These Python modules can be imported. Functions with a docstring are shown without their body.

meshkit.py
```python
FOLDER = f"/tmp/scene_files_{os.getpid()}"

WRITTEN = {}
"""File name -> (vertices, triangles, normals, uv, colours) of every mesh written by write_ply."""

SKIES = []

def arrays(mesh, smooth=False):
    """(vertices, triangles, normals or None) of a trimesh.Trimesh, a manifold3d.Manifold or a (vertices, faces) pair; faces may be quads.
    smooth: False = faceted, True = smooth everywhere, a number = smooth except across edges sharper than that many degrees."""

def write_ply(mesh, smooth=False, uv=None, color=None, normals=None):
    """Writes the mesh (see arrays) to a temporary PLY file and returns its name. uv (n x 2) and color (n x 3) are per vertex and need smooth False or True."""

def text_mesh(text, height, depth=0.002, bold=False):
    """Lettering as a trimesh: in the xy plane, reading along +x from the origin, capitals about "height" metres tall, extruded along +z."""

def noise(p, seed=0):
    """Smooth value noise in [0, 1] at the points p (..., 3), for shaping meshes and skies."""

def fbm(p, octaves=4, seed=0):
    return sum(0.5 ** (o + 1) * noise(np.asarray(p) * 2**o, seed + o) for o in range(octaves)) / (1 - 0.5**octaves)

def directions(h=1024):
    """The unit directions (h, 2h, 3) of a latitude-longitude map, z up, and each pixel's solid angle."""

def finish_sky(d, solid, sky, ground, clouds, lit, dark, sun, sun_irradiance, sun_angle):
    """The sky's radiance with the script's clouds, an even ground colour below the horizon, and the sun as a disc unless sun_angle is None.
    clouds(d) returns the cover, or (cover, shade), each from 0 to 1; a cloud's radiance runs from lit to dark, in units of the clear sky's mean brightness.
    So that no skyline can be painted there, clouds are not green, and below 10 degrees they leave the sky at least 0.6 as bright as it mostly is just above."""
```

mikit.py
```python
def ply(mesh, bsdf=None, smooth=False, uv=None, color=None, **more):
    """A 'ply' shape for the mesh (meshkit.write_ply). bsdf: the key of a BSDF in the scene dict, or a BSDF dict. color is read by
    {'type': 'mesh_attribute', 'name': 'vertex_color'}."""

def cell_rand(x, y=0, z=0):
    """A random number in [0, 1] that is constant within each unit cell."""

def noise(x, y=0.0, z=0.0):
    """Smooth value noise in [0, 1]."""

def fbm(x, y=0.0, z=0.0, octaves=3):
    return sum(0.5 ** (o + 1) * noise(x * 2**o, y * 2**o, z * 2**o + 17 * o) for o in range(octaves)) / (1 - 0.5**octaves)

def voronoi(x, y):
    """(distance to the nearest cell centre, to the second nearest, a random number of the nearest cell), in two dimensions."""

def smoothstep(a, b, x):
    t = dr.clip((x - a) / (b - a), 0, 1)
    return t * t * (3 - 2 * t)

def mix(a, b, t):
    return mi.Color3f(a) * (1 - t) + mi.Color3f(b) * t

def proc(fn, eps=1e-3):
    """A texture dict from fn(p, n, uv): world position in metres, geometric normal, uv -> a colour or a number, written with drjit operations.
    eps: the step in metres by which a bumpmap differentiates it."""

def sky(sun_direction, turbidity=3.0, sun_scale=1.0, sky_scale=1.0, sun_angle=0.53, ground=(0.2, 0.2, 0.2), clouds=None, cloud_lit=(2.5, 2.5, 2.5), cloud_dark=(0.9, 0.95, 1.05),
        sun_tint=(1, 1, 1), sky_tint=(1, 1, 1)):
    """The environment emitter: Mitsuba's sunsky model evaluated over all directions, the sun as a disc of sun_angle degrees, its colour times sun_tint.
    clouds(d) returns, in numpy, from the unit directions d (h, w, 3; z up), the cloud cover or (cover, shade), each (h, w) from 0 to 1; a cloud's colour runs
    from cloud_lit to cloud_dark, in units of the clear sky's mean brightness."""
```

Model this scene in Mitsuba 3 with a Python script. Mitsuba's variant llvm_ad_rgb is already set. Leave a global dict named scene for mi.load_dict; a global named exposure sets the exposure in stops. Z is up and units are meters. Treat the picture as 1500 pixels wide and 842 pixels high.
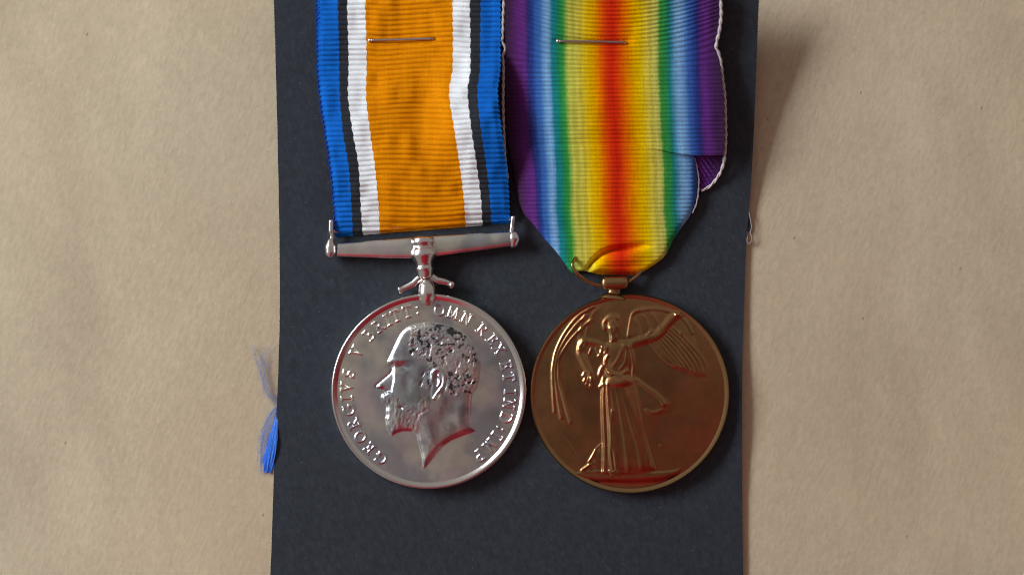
import math
import numpy as np
import trimesh
import mitsuba as mi
import drjit as dr
import mikit
import meshkit
from mikit import noise, fbm, smoothstep, mix, voronoi
from scipy import ndimage
from scipy.interpolate import PchipInterpolator
from PIL import Image, ImageDraw

# ------------------------------------------------------------------ camera and light
S = 185.0 / 1500.0          # millimetres on the table per photograph pixel
HC = 300.0                  # height of the lens over the paper, mm
exposure = 0.0
T = mi.ScalarTransform4f
scene = {}
labels = {}
scene['camera'] = {
    'type': 'thinlens', 'fov': 2 * math.degrees(math.atan(92.5 / HC)), 'fov_axis': 'x',
    'to_world': T().look_at(origin=[0, 0, HC / 1000], target=[0, 0, 0], up=[0, 1, 0]),
    'aperture_radius': 0.0042, 'focus_distance': (HC - 0.5) / 1000, 'near_clip': 0.01, 'far_clip': 20.0}


def look_from(pos, target, sx, sy):
    return T().look_at(origin=pos, target=target, up=[0, 0, 1]) @ T().scale([sx, sy, 1])


# daylight of the window on the left, and the even dim light of the room
scene['window_light'] = {'type': 'rectangle', 'to_world': look_from([-0.77, 0.32, 0.43], [0, 0, 0.0], 0.26, 0.12),
                         'bsdf': {'type': 'diffuse', 'reflectance': {'type': 'rgb', 'value': [0.5, 0.5, 0.5]}},
                         'emitter': {'type': 'area', 'radiance': {'type': 'rgb', 'value': [25.6, 27.6, 29.8]}}}
labels['window_light'] = {'label': 'bright window far to the left, lighting the medals', 'category': 'window'}
scene['room_light'] = {'type': 'constant', 'radiance': {'type': 'rgb', 'value': [0.275, 0.265, 0.245]}}


# ------------------------------------------------------------------ materials
def rgb(*c):
    return {'type': 'rgb', 'value': list(c)}


def two(b):
    return {'type': 'twosided', 'bsdf': b}


def paper_col(p, n, uv):
    x, y = p.x * 1000, p.y * 1000
    a = x * 0.94 - y * 0.34
    b = x * 0.34 + y * 0.94
    streak = noise(a * 3.2, b * 0.75, 3.0) * 0.6 + noise(a * 6.5, b * 1.6, 9.0) * 0.4
    broad = fbm(x * 0.045, y * 0.045, 2.0, 3)
    mott = noise(x * 2.3, y * 2.3, 7.0) * 0.6 + noise(a * 2.6, b * 0.9, 17.0) * 0.4
    v = 0.86 + 0.16 * streak + 0.12 * (broad - 0.5) + 0.13 * (mott - 0.5)
    c = mi.Color3f(0.56, 0.477, 0.332) * v
    d1, _, r1 = voronoi(a * 0.42, b * 0.21)
    dark = smoothstep(0.10, 0.03, d1) * dr.select(r1 > 0.985, 1.0, 0.0)
    c = mix(c, mi.Color3f(0.16, 0.11, 0.08), dark * 0.6)
    d2, _, r2 = voronoi(a * 0.5 + 31.0, b * 0.3 + 7.0)
    light = smoothstep(0.09, 0.03, d2) * dr.select(r2 > 0.96, 1.0, 0.0)
    c = mix(c, mi.Color3f(0.68, 0.60, 0.50), light * 0.6)
    warm = noise(x * 0.02 + 3, y * 0.03, 4.0)
    return c * mix(mi.Color3f(1.0, 1.0, 1.0), mi.Color3f(1.03, 0.97, 0.93), warm)


def card_col(p, n, uv):
    x, y = p.x * 1000, p.y * 1000
    g = fbm(x * 1.3, y * 1.3, 1.0, 3)
    f = noise(x * 4.0, y * 4.0, 5.0)
    c = mix(mi.Color3f(0.016, 0.021, 0.028), mi.Color3f(0.033, 0.039, 0.048), g * 0.75 + f * 0.25)
    fib = noise(x * 5.0 + y * 2, y * 0.9 - x * .3, 8.0)
    d, _, q = voronoi(x * 0.22, y * 0.22)
    dust = smoothstep(0.022, 0.010, d) * dr.select(q > 0.45, 1.0, 0.0)
    return mix(c * (0.85 + 0.3 * fib), mi.Color3f(0.20, 0.20, 0.20), dust * 0.7)


def silver_col(p, n, uv):
    x, y = p.x * 1000, p.y * 1000
    a = fbm(x * 0.20, y * 0.20, 3.0, 4)
    b = fbm(x * 0.17 + 40, y * 0.17, 6.0, 4)
    c = mix(mi.Color3f(0.80, 0.72, 0.70), mi.Color3f(0.86, 0.82, 0.72), smoothstep(0.40, 0.62, a))
    c = mix(c, mi.Color3f(0.46, 0.49, 0.55), smoothstep(0.42, 0.68, b) * 0.70)
    k = fbm(x * 0.6, y * 0.6, 2.0, 3)
    return c * (0.86 + 0.24 * k)


def silver_rough(p, n, uv):
    x, y = p.x * 1000, p.y * 1000
    return 0.24 + 0.12 * fbm(x * 0.35, y * 0.35, 1.0, 3)


def gold_col(p, n, uv):
    x, y = p.x * 1000, p.y * 1000
    a = fbm(x * 0.22, y * 0.22, 5.0, 4)
    c = mix(mi.Color3f(0.42, 0.205, 0.092), mi.Color3f(0.35, 0.195, 0.085), smoothstep(0.30, 0.70, a))
    k = fbm(x * 0.9, y * 0.9, 2.0, 3)
    return c * (0.86 + 0.2 * k)


def gold_rough(p, n, uv):
    x, y = p.x * 1000, p.y * 1000
    return 0.25 + 0.09 * fbm(x * 0.5, y * 0.5, 4.0, 3)


scene['m_paper'] = two({'type': 'diffuse', 'reflectance': mikit.proc(paper_col)})
scene['m_card'] = two({'type': 'principled', 'base_color': mikit.proc(card_col), 'roughness': 0.75, 'specular': 0.25})
scene['m_silver'] = two({'type': 'principled', 'base_color': mikit.proc(silver_col), 'metallic': 1.0, 'roughness': mikit.proc(silver_rough)})


def tarnish_col(p, n, uv):
    x, y = p.x * 1000, p.y * 1000
    w = noise(x * 0.7, y * 0.7, 4.0) * 1.5
    curls = fbm(x * 2.1 + w, y * 1.9 - w, 11.0, 2)
    t = smoothstep(0.54, 0.66, curls) * smoothstep(0.30, 0.52, fbm(x * 0.55, y * 0.55, 21.0, 2))
    return silver_col(p, n, uv) * mix(mi.Color3f(0.80, 0.81, 0.80), mi.Color3f(0.13, 0.14, 0.145), t)


def worn_col(p, n, uv):
    x, y = p.x * 1000, p.y * 1000
    t = smoothstep(0.40, 0.75, fbm(x * 0.75, y * 0.6, 31.0, 4))
    return silver_col(p, n, uv) * mix(mi.Color3f(0.86, 0.87, 0.88), mi.Color3f(0.56, 0.58, 0.60), t)


scene['m_silver_tarnished'] = two({'type': 'principled', 'base_color': mikit.proc(tarnish_col), 'metallic': 1.0, 'roughness': 0.40})
scene['m_silver_worn'] = two({'type': 'principled', 'base_color': mikit.proc(worn_col), 'metallic': 1.0, 'roughness': 0.32})
scene['m_silver_bright'] = two({'type': 'principled', 'base_color': rgb(0.76, 0.69, 0.66), 'metallic': 1.0, 'roughness': 0.23})
scene['m_gold'] = two({'type': 'principled', 'base_color': mikit.proc(gold_col), 'metallic': 1.0, 'roughness': mikit.proc(gold_rough)})
scene['m_gold_plain'] = two({'type': 'principled', 'base_color': rgb(0.37, 0.22, 0.10), 'metallic': 1.0, 'roughness': 0.32})
scene['m_steel'] = two({'type': 'principled', 'base_color': rgb(0.50, 0.44, 0.42), 'metallic': 1.0, 'roughness': 0.33})


def woven(base, dark, amount=0.22):
    def fn(p, n, uv):
        warp = noise(uv.x * 1.1, uv.y * 0.05, 2.0)
        weft = noise(uv.x * 0.06, uv.y * 0.55, 5.0)
        return mix(mi.Color3f(*base), mi.Color3f(*dark), dr.clip(amount * (warp + weft), 0, 1))
    return two({'type': 'principled', 'base_color': mikit.proc(fn), 'roughness': 0.8, 'specular': 0.02})


scene['m_blue'] = woven((0.008, 0.140, 0.55), (0.006, 0.06, 0.34))
scene['m_black'] = woven((0.030, 0.034, 0.040), (0.02, 0.02, 0.025))
scene['m_white'] = woven((0.78, 0.81, 0.81), (0.62, 0.64, 0.64))
scene['m_orange'] = woven((0.72, 0.252, 0.002), (0.56, 0.155, 0.001), 0.36)
STRIPES = [(736, (.035, .02, .035)), (747, (.055, .020, .065)), (753, (.085, .022, .12)), (763, (.12, .028, .19)), (769, (.11, .028, .18)), (773, (.030, .030, .17)), (780, (.025, .055, .24)), (784, (.035, .11, .36)),
           (791, (.05, .15, .43)), (796, (.13, .30, .54)), (801, (.19, .39, .62)), (805, (.13, .30, .50)), (808, (.015, .20, .24)), (815, (.010, .20, .17)), (819, (.020, .22, .06)), (825, (.035, .28, .05)),
           (829, (.25, .40, .06)), (833, (.52, .53, .09)), (839, (.46, .45, .05)), (845, (.62, .54, .08)), (850, (.56, .46, .03)), (855, (.72, .53, .02)), (862, (.72, .44, .0)), (870, (.73, .33, .0)), (877, (.73, .17, .0)),
           (883, (.72, .08, .003)), (889, (.67, .035, .005)), (897, (.62, .020, .005)), (904, (.68, .045, .004)), (911, (.73, .11, .002)), (918, (.74, .20, .0)), (926, (.74, .34, .0)), (935, (.75, .49, .0)),
           (941, (.66, .48, .01)), (947, (.70, .56, .06)), (952, (.50, .44, .05)), (957, (.57, .53, .11)), (962, (.44, .48, .09)), (966, (.045, .27, .05)), (974, (.03, .25, .06)), (980, (.012, .20, .18)), (985, (.07, .25, .36)),
           (989, (.15, .34, .56)), (994, (.20, .39, .62)), (1001, (.13, .29, .56)), (1007, (.045, .13, .40)), (1015, (.028, .065, .28)), (1021, (.025, .03, .16)), (1027, (.09, .026, .17)), (1033, (.12, .028, .20)),
           (1040, (.075, .022, .12)), (1046, (.055, .02, .075)), (1062, (.05, .02, .065))]


def rainbow_col(p, n, uv):
    u = uv.x + 1.6 * (noise(uv.x * 0.2, uv.y * 0.35, 1.0) - 0.5)
    c = mi.Color3f(*STRIPES[0][1])
    for (x0, _), (x1, c1) in zip(STRIPES[:-1], STRIPES[1:]):
        c = mix(c, mi.Color3f(*c1), dr.clip((u - x0) / (x1 - x0), 0, 1))
    warp = noise(uv.x * 0.9, uv.y * 0.05, 2.0)
    weft = noise(uv.x * 0.06, uv.y * 0.6, 5.0)
    return c * (0.80 + 0.20 * warp + 0.16 * weft)


scene['m_rainbow'] = two({'type': 'principled', 'base_color': mikit.proc(rainbow_col), 'roughness': 0.8, 'specular': 0.02})
scene['m_cord'] = two({'type': 'diffuse', 'reflectance': rgb(0.55, 0.50, 0.48)})
scene['m_thread'] = two({'type': 'principled', 'base_color': rgb(0.03, 0.19, 0.80), 'roughness': 0.5, 'sheen': 0.4})
scene['m_wisp'] = two({'type': 'diffuse', 'reflectance': rgb(0.16, 0.24, 0.52)})
scene['m_wool'] = two({'type': 'diffuse', 'reflectance': rgb(0.37, 0.016, 0.034)})


# ------------------------------------------------------------------ helpers (all in millimetres until they are written)
def P(px, py, z):
    """Photograph pixels and a height in mm -> mm on the table; the point that the pixel shows at that height."""
    px, py, z = np.broadcast_arrays(np.asarray(px, float), np.asarray(py, float), np.asarray(z, float))
    k = S * (1 - z / HC)
    return np.stack([(px - 750) * k, (421 - py) * k, z], -1)


def add(key, v, f, mat, smooth=True, uv=None, normals=None):
    v = np.asarray(v, float) / 1000.0
    if normals is not None:
        path = meshkit.write_ply((v, f), False, uv, None, normals)
        scene[key] = {'type': 'ply', 'filename': path, 'face_normals': False, 'bsdf': {'type': 'ref', 'id': mat}}
    else:
        scene[key] = mikit.ply((v, f), mat, smooth=smooth, uv=uv)


def grid_faces(n, m, flip=False):
    i = np.arange(n * m).reshape(n, m)
    a, b, c, d = i[:-1, :-1], i[1:, :-1], i[1:, 1:], i[:-1, 1:]
    f = np.concatenate([np.stack([a, b, c], -1).reshape(-1, 3), np.stack([a, c, d], -1).reshape(-1, 3)])
    return f[:, ::-1] if flip else f


def shell(top, thick, uv=None):
    """A sheet with thickness: rows go down the picture, columns to the right."""
    n, m = top.shape[:2]
    bot = top - np.array([0, 0, thick])
    v = [top.reshape(-1, 3), bot.reshape(-1, 3)]
    f = [grid_faces(n, m), grid_faces(n, m, True) + n * m]
    uvs = [uv.reshape(-1, 2)] * 2 if uv is not None else None
    base = 2 * n * m
    ring = np.concatenate([np.arange(m), np.arange(1, n) * m + m - 1, (n - 1) * m + np.arange(m - 2, -1, -1), np.arange(n - 2, 0, -1) * m])
    v += [top.reshape(-1, 3)[ring], bot.reshape(-1, 3)[ring]]
    if uvs:
        uvs += [uv.reshape(-1, 2)[ring]] * 2
    k = len(ring)
    a, b = np.arange(k), (np.arange(k) + 1) % k
    f.append(np.concatenate([np.stack([a, b, b + k], 1), np.stack([a, b + k, a + k], 1)]) + base)
    return np.concatenate(v), np.concatenate(f), (np.concatenate(uvs) if uvs else None)


def curve(pts, n=60):
    pts = np.asarray(pts, float)
    d = np.r_[0, np.cumsum(np.linalg.norm(np.diff(pts[:, :2], axis=0), axis=1) + 1e-6)]
    t = np.linspace(0, d[-1], n)
    if len(pts) == 2:
        return np.stack([np.interp(t, d, pts[:, j]) for j in range(pts.shape[1])], 1)
    return np.stack([PchipInterpolator(d, pts[:, j])(t) for j in range(pts.shape[1])], 1)


def tube(pts, r, sides=10, caps=True):
    pts = np.asarray(pts, float)
    n = len(pts)
    r = np.broadcast_to(np.asarray(r, float), (n,)).copy()
    tan = np.gradient(pts, axis=0)
    tan /= np.linalg.norm(tan, axis=1, keepdims=True) + 1e-12
    ref = np.array([0, 0, 1.0]) if abs(tan[0, 2]) < 0.9 else np.array([1.0, 0, 0])
    u = np.cross(tan[0], ref)
    u /= np.linalg.norm(u)
    us = []
    for t in tan:
        u = u - t * (u @ t)
        u /= np.linalg.norm(u) + 1e-12
        us.append(u)
    us = np.array(us)
    vs = np.cross(tan, us)
    ang = np.arange(sides) * 2 * np.pi / sides
    v = pts[:, None] + r[:, None, None] * (us[:, None] * np.cos(ang)[None, :, None] + vs[:, None] * np.sin(ang)[None, :, None])
    i = np.arange(n * sides).reshape(n, sides)
    a, b, c, d = i[:-1], i[1:], np.roll(i, -1, 1)[1:], np.roll(i, -1, 1)[:-1]
    f = np.concatenate([np.stack([a, c, b], -1).reshape(-1, 3), np.stack([a, d, c], -1).reshape(-1, 3)])
    v = v.reshape(-1, 3)
    if caps:
        v = np.vstack([v, pts[0], pts[-1]])
        k = n * sides
        j = np.arange(sides)
        f = np.vstack([f, np.stack([np.full(sides, k), (j + 1) % sides, j], 1), np.stack([np.full(sides, k + 1), (n - 1) * sides + j, (n - 1) * sides + (j + 1) % sides], 1)])
    return v, f


def join(parts):
    v, f, at = [], [], 0
    for a, b in parts:
        v.append(a)
        f.append(b + at)
        at += len(a)
    return np.vstack(v), np.vstack(f)


def lathe(profile, sides=48):
    """(radius, axis position) pairs turned round the local z axis."""
    m = trimesh.creation.revolve(np.asarray(profile, float), sections=sides)
    return np.array(m.vertices), np.array(m.faces)


def ellipsoid(c, r, sub=4):
    m = trimesh.creation.icosphere(subdivisions=sub)
    return m.vertices * np.asarray(r) + np.asarray(c), np.array(m.faces)


def sst(a, b, x):
    t = np.clip((np.asarray(x, float) - a) / (b - a), 0, 1)
    return t * t * (3 - 2 * t)


def nz(x, y, seed=0, octaves=3):
    return meshkit.fbm(np.stack([x, y, np.zeros_like(x) + 0.37], -1), octaves, seed)


# ------------------------------------------------------------------ the setting: brown paper
gx, gy = np.meshgrid(np.linspace(-330, 330, 420), np.linspace(260, -260, 330))
gz = 3.8 * (nz(gx / 42, gy / 60, 1, 2) - 0.5) + 1.8 * (nz((gx + gy * 0.45) / 15, (gy - gx * 0.45) / 34, 5, 3) - 0.5)
gz *= 0.08 + 0.92 * sst(43, 72, np.abs(gx - 2))
v, f, _ = shell(np.stack([gx, gy, gz - 0.22], -1), 0.3)
add('brown_paper_ground', v, f, 'm_paper', smooth=40)
labels['brown_paper_ground'] = {'label': 'creased brown kraft paper spread under the black card', 'category': 'paper', 'kind': 'structure'}


# ------------------------------------------------------------------ black card, its upper end curling off the paper
def zc(px, py):
    px, py = np.asarray(px, float), np.asarray(py, float)
    t = np.clip((350 - py) / 350, 0, 1.1)
    return 0.55 + 7.8 * t ** 1.6 * (0.36 + 0.64 * sst(480, 850, px) - 0.10 * sst(900, 1115, px)) + 0.7 * np.exp(-((py - 600) / 80) ** 2) * sst(1030, 1090, px) - 0.0 * px


card_left = PchipInterpolator([-12, 0, 100, 330, 440, 560, 650, 842, 900], [400.5, 401, 404, 409, 410, 407, 403, 396, 393])
card_right = PchipInterpolator([-12, 0, 100, 220, 300, 360, 460, 560, 700, 842, 900], [1113, 1112, 1108, 1103, 1098, 1093, 1089.5, 1087, 1087, 1088.5, 1089])
ys = np.linspace(-12, 900, 190)
ss = np.linspace(0, 1, 150)
py = np.repeat(ys[:, None], len(ss), 1)
px = card_left(ys)[:, None] * (1 - ss) + card_right(ys)[:, None] * ss
wob = 0.8 * (nz(py / 30, px * 0 + 3.3, 9, 3) - 0.5)
px = px + wob * (np.abs(ss[None] - 0.5) > 0.499)
top = P(px, py, zc(px, py) + 0.05 * (nz(px / 25, py / 25, 3, 2) - 0.5))
v, f, _ = shell(top, 0.38)
add('black_card', v, f, 'm_card', smooth=40)
labels['black_card'] = {'label': 'long black card under both medals, curling off the brown paper', 'category': 'card'}


# ------------------------------------------------------------------ relief tools
class Relief:
    def __init__(self, cx, cy, R, step=0.5):
        self.cx, self.cy, self.R, self.step = cx, cy, R, step
        n = int(R / step) + 4
        g = np.arange(-n, n + 1) * step
        self.X, self.Y = np.meshgrid(cx + g, cy + g)
        self.rr = np.hypot(self.X - cx, self.Y - cy)
        self.H = np.zeros_like(self.X)
        self.L = np.zeros(self.X.shape, int)

    gain, again, wide, sharp = 1.0, 1.0, 1.0, 1.0

    def mask(self, pts, smooth_n=0):
        pts = np.asarray(pts, float)
        q = 4
        im = Image.new('L', (self.X.shape[1] * q, self.X.shape[0] * q))
        loc = ((pts - [self.X[0, 0], self.Y[0, 0]]) / self.step + 0.5) * q
        ImageDraw.Draw(im).polygon([tuple(p) for p in loc], fill=255)
        a = np.asarray(im, float).reshape(self.X.shape[0], q, self.X.shape[1], q).mean((1, 3)) / 255
        return a

    def inside(self, pts):
        return ndimage.distance_transform_edt(self.mask(pts) > 0.5) * self.step

    def blur(self, a, s):
        return ndimage.gaussian_filter(a, s / self.step)

    def dist(self, pts, pad):
        """Distance to a polyline and the place along it, in a window round it."""
        pts = np.asarray(pts, float)
        x0, y0 = pts.min(0) - pad
        x1, y1 = pts.max(0) + pad
        j = np.clip(((np.array([x0, x1]) - self.X[0, 0]) / self.step).astype(int) + [0, 2], 0, self.X.shape[1])
        i = np.clip(((np.array([y0, y1]) - self.Y[0, 0]) / self.step).astype(int) + [0, 2], 0, self.X.shape[0])
        sl = (slice(i[0], i[1]), slice(j[0], j[1]))
        X, Y = self.X[sl], self.Y[sl]
        best, along = np.full(X.shape, 1e9), np.zeros(X.shape)
        seg = np.linalg.norm(np.diff(pts, axis=0), axis=1)
        tot, acc = seg.sum() + 1e-9, 0
        for a, b, l in zip(pts[:-1], pts[1:], seg):
            d = b - a
            t = np.clip(((X - a[0]) * d[0] + (Y - a[1]) * d[1]) / (l * l + 1e-12), 0, 1)
            dd = np.hypot(X - a[0] - t * d[0], Y - a[1] - t * d[1])
            m = dd < best
            best = np.where(m, dd, best)
            along = np.where(m, (acc + t * l) / tot, along)
            acc += l
        return sl, best, along

    def ridge(self, pts, w, h, w1=None, h1=None, n=40, top='add', sharp=1.0):
        pts = curve(pts, n) if len(pts) > 2 else np.asarray(pts, float)
        w1, h1 = (w if w1 is None else w1), (h if h1 is None else h1)
        sl, d, a = self.dist(pts, max(w, w1) * self.wide + 1)
        ww, hh = w + (w1 - w) * a, h + (h1 - h) * a
        hh = hh * self.gain
        prof = hh * np.clip(1 - (d / (ww * self.wide)) ** 2, 0, 1) ** (sharp * self.sharp)
        self.H[sl] = self.H[sl] + prof if top == 'add' else np.maximum(self.H[sl], prof)
        return sl, d

    def stroke_mask(self, pts, w, label):
        sl, d, _ = self.dist(pts, w + 1)
        self.L[sl] = np.where(d < w, label, self.L[sl])

    def write(self, z0, rmax, names, mat, base_key, mats={}):
        """The heights as meshes, one for each label."""
        k = S * (1 - z0 / HC)
        x, y = (self.X - 750) * k, (421 - self.Y) * k
        z = z0 + self.H
        gy_, gx_ = np.gradient(z, self.step * k)
        nrm = np.stack([-gx_, gy_, np.ones_like(z)], -1)
        nrm /= np.linalg.norm(nrm, axis=-1, keepdims=True)
        V = np.stack([x, y, z], -1).reshape(-1, 3)
        N = nrm.reshape(-1, 3)
        F = grid_faces(*self.X.shape)
        ok = (self.rr.ravel() < rmax)[F].all(1)
        lab = self.L.ravel()[F].max(1)
        for l, name in names.items():
            fs = F[ok & (lab == l)]
            if len(fs) == 0:
                print('empty part', name)
                continue
            used, inv = np.unique(fs, return_inverse=True)
            add(f'{base_key}__{name}', V[used], inv.reshape(-1, 3), mats.get(name, mat), normals=N[used])


def rim_mesh(cx, cy, z0, profile, sides=360):
    """profile: (radius in photograph px, mm over the field) from the inside over the edge to the back."""
    k = S * (1 - z0 / HC)
    pr = np.array(profile, float)
    d = np.r_[0, np.cumsum(np.hypot(np.diff(pr[:, 0]) * S, np.diff(pr[:, 1])))]
    t = np.linspace(0, d[-1], 60)
    r, z = PchipInterpolator(d, pr[:, 0])(t) * k, PchipInterpolator(d, pr[:, 1])(t) + z0
    a = np.linspace(0, 2 * np.pi, sides, endpoint=False)
    c = np.array([(cx - 750) * k, (421 - cy) * k])
    v = np.stack([c[0] + r[:, None] * np.cos(a), c[1] + r[:, None] * np.sin(a), np.repeat(z[:, None], sides, 1)], -1).reshape(-1, 3)
    i = np.arange(len(t) * sides).reshape(len(t), sides)
    A, B, C, D = i[:-1], i[1:], np.roll(i, -1, 1)[1:], np.roll(i, -1, 1)[:-1]
    f = np.concatenate([np.stack([A, B, C], -1).reshape(-1, 3), np.stack([A, C, D], -1).reshape(-1, 3)])
    return v, f


def arc(cx, cy, rx, ry, a0, a1, n=14):
    a = np.radians(np.linspace(a0, a1, n))
    return list(zip(cx + rx * np.cos(a), cy + ry * np.sin(a)))


# letters as strokes in a box of height 1 (y up): (width, [polylines])
def serif(x, y, w=0.16):
    return [(x - w, y), (x + w, y)]


GLYPH = {
    'I': (0.35, [[(.17, 0), (.17, 1)], serif(.17, 0), serif(.17, 1)]),
    'E': (0.62, [[(.15, 0), (.15, 1)], [(0, 1), (.58, 1), (.58, .86)], [(.15, .52), (.44, .52)], [(0, 0), (.6, 0), (.6, .15)], [(.44, .42), (.44, .62)]]),
    'T': (0.72, [[(.36, 0), (.36, 1)], [(0, .84), (.02, 1), (.70, 1), (.72, .84)], serif(.36, 0)]),
    'V': (0.82, [[(.1, 1), (.41, 0), (.72, 1)], serif(.1, 1, .13), serif(.72, 1, .13)]),
    'N': (0.84, [[(.12, 0), (.12, 1), (.72, 0), (.72, 1)], serif(.12, 0, .12), serif(.72, 1, .12), [(0, 1), (.12, 1)]]),
    'M': (0.98, [[(.12, 0), (.16, 1), (.49, .06), (.82, 1), (.86, 0)], serif(.12, 0, .12), serif(.86, 0, .12)]),
    'X': (0.78, [[(.1, 1), (.68, 0)], [(.66, 1), (.1, 0)], serif(.1, 1, .11), serif(.66, 1, .11), serif(.1, 0, .11), serif(.68, 0, .11)]),
    'O': (0.86, [arc(.43, .5, .42, .5, 0, 360, 30)]),
    'G': (0.84, [arc(.45, .5, .44, .5, 45, 340, 26), [(.84, .08), (.84, .40)], [(.64, .42), (.92, .42)], [(.76, .84), (.80, .98)]]),
    'D': (0.82, [[(.14, 0), (.14, 1)], [(0, 1), (.36, 1)] + arc(.36, .5, .44, .5, 90, -90, 18) + [(.36, 0), (0, 0)]]),
    'P': (0.64, [[(.14, 0), (.14, 1)], [(0, 1), (.34, 1)] + arc(.34, .74, .27, .26, 90, -90, 14) + [(.34, .48), (.14, .48)], serif(.14, 0)]),
    'R': (0.76, [[(.14, 0), (.14, 1)], [(0, 1), (.34, 1)] + arc(.34, .75, .26, .25, 90, -90, 14) + [(.34, .5), (.14, .5)], [(.34, .5), (.68, 0), (.78, 0)], serif(.14, 0, .14)]),
    'B': (0.70, [[(.14, 0), (.14, 1)], [(0, 1), (.32, 1)] + arc(.32, .76, .24, .24, 90, -90, 12) + [(.32, .52), (.14, .52)],
                 [(.32, .52)] + arc(.34, .26, .30, .26, 90, -90, 12) + [(.34, 0), (0, 0)]]),
    'S': (0.62, [arc(.31, .75, .26, .25, 30, 270, 16) + arc(.31, .25, .28, .25, 90, -150, 16), [(.56, .80), (.56, .98)], [(.05, .20), (.05, 0)]]),
    ':': (0.2, [[(.1, .12), (.1, .16)], [(.1, .66), (.1, .70)]]),
}

# ------------------------------------------------------------------ silver medal
CX, CY, R = 628.0, 572.5, 144.0
ZS = float(zc(CX, CY)) + 2.1                     # the field's height over the paper, mm
rel = Relief(CX, CY, R - 6)
rel.wide, rel.sharp = 1.25, 1.6
X, Y = rel.X, rel.Y
head = [(600, 478), (597, 480), (592, 484), (588, 488), (583, 497), (577, 510), (571, 523), (568, 529), (569, 533), (573, 538), (573.5, 542), (571, 546), (563, 553), (555, 560), (550, 565),
        (550, 568), (553, 569.5), (562, 570.5), (567, 573), (564, 575), (560, 577), (558.5, 582), (561, 588), (566, 592), (567, 596), (566, 602), (567, 607), (565.5, 612), (567, 622), (570.5, 631),
        (574, 637), (580, 633), (590, 630), (603, 630), (611, 635), (614, 648), (618, 664), (621, 686), (629, 676), (638, 663), (648, 652), (662, 643), (678, 637), (695, 631), (692, 622),
        (689, 610), (688, 598), (688.5, 586), (690, 577), (696, 567), (700, 555), (702, 542), (702, 528), (699, 515), (693, 504), (684, 493), (671, 483), (655, 476.5), (640, 473.5), (622, 473), (610, 475)]
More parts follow.
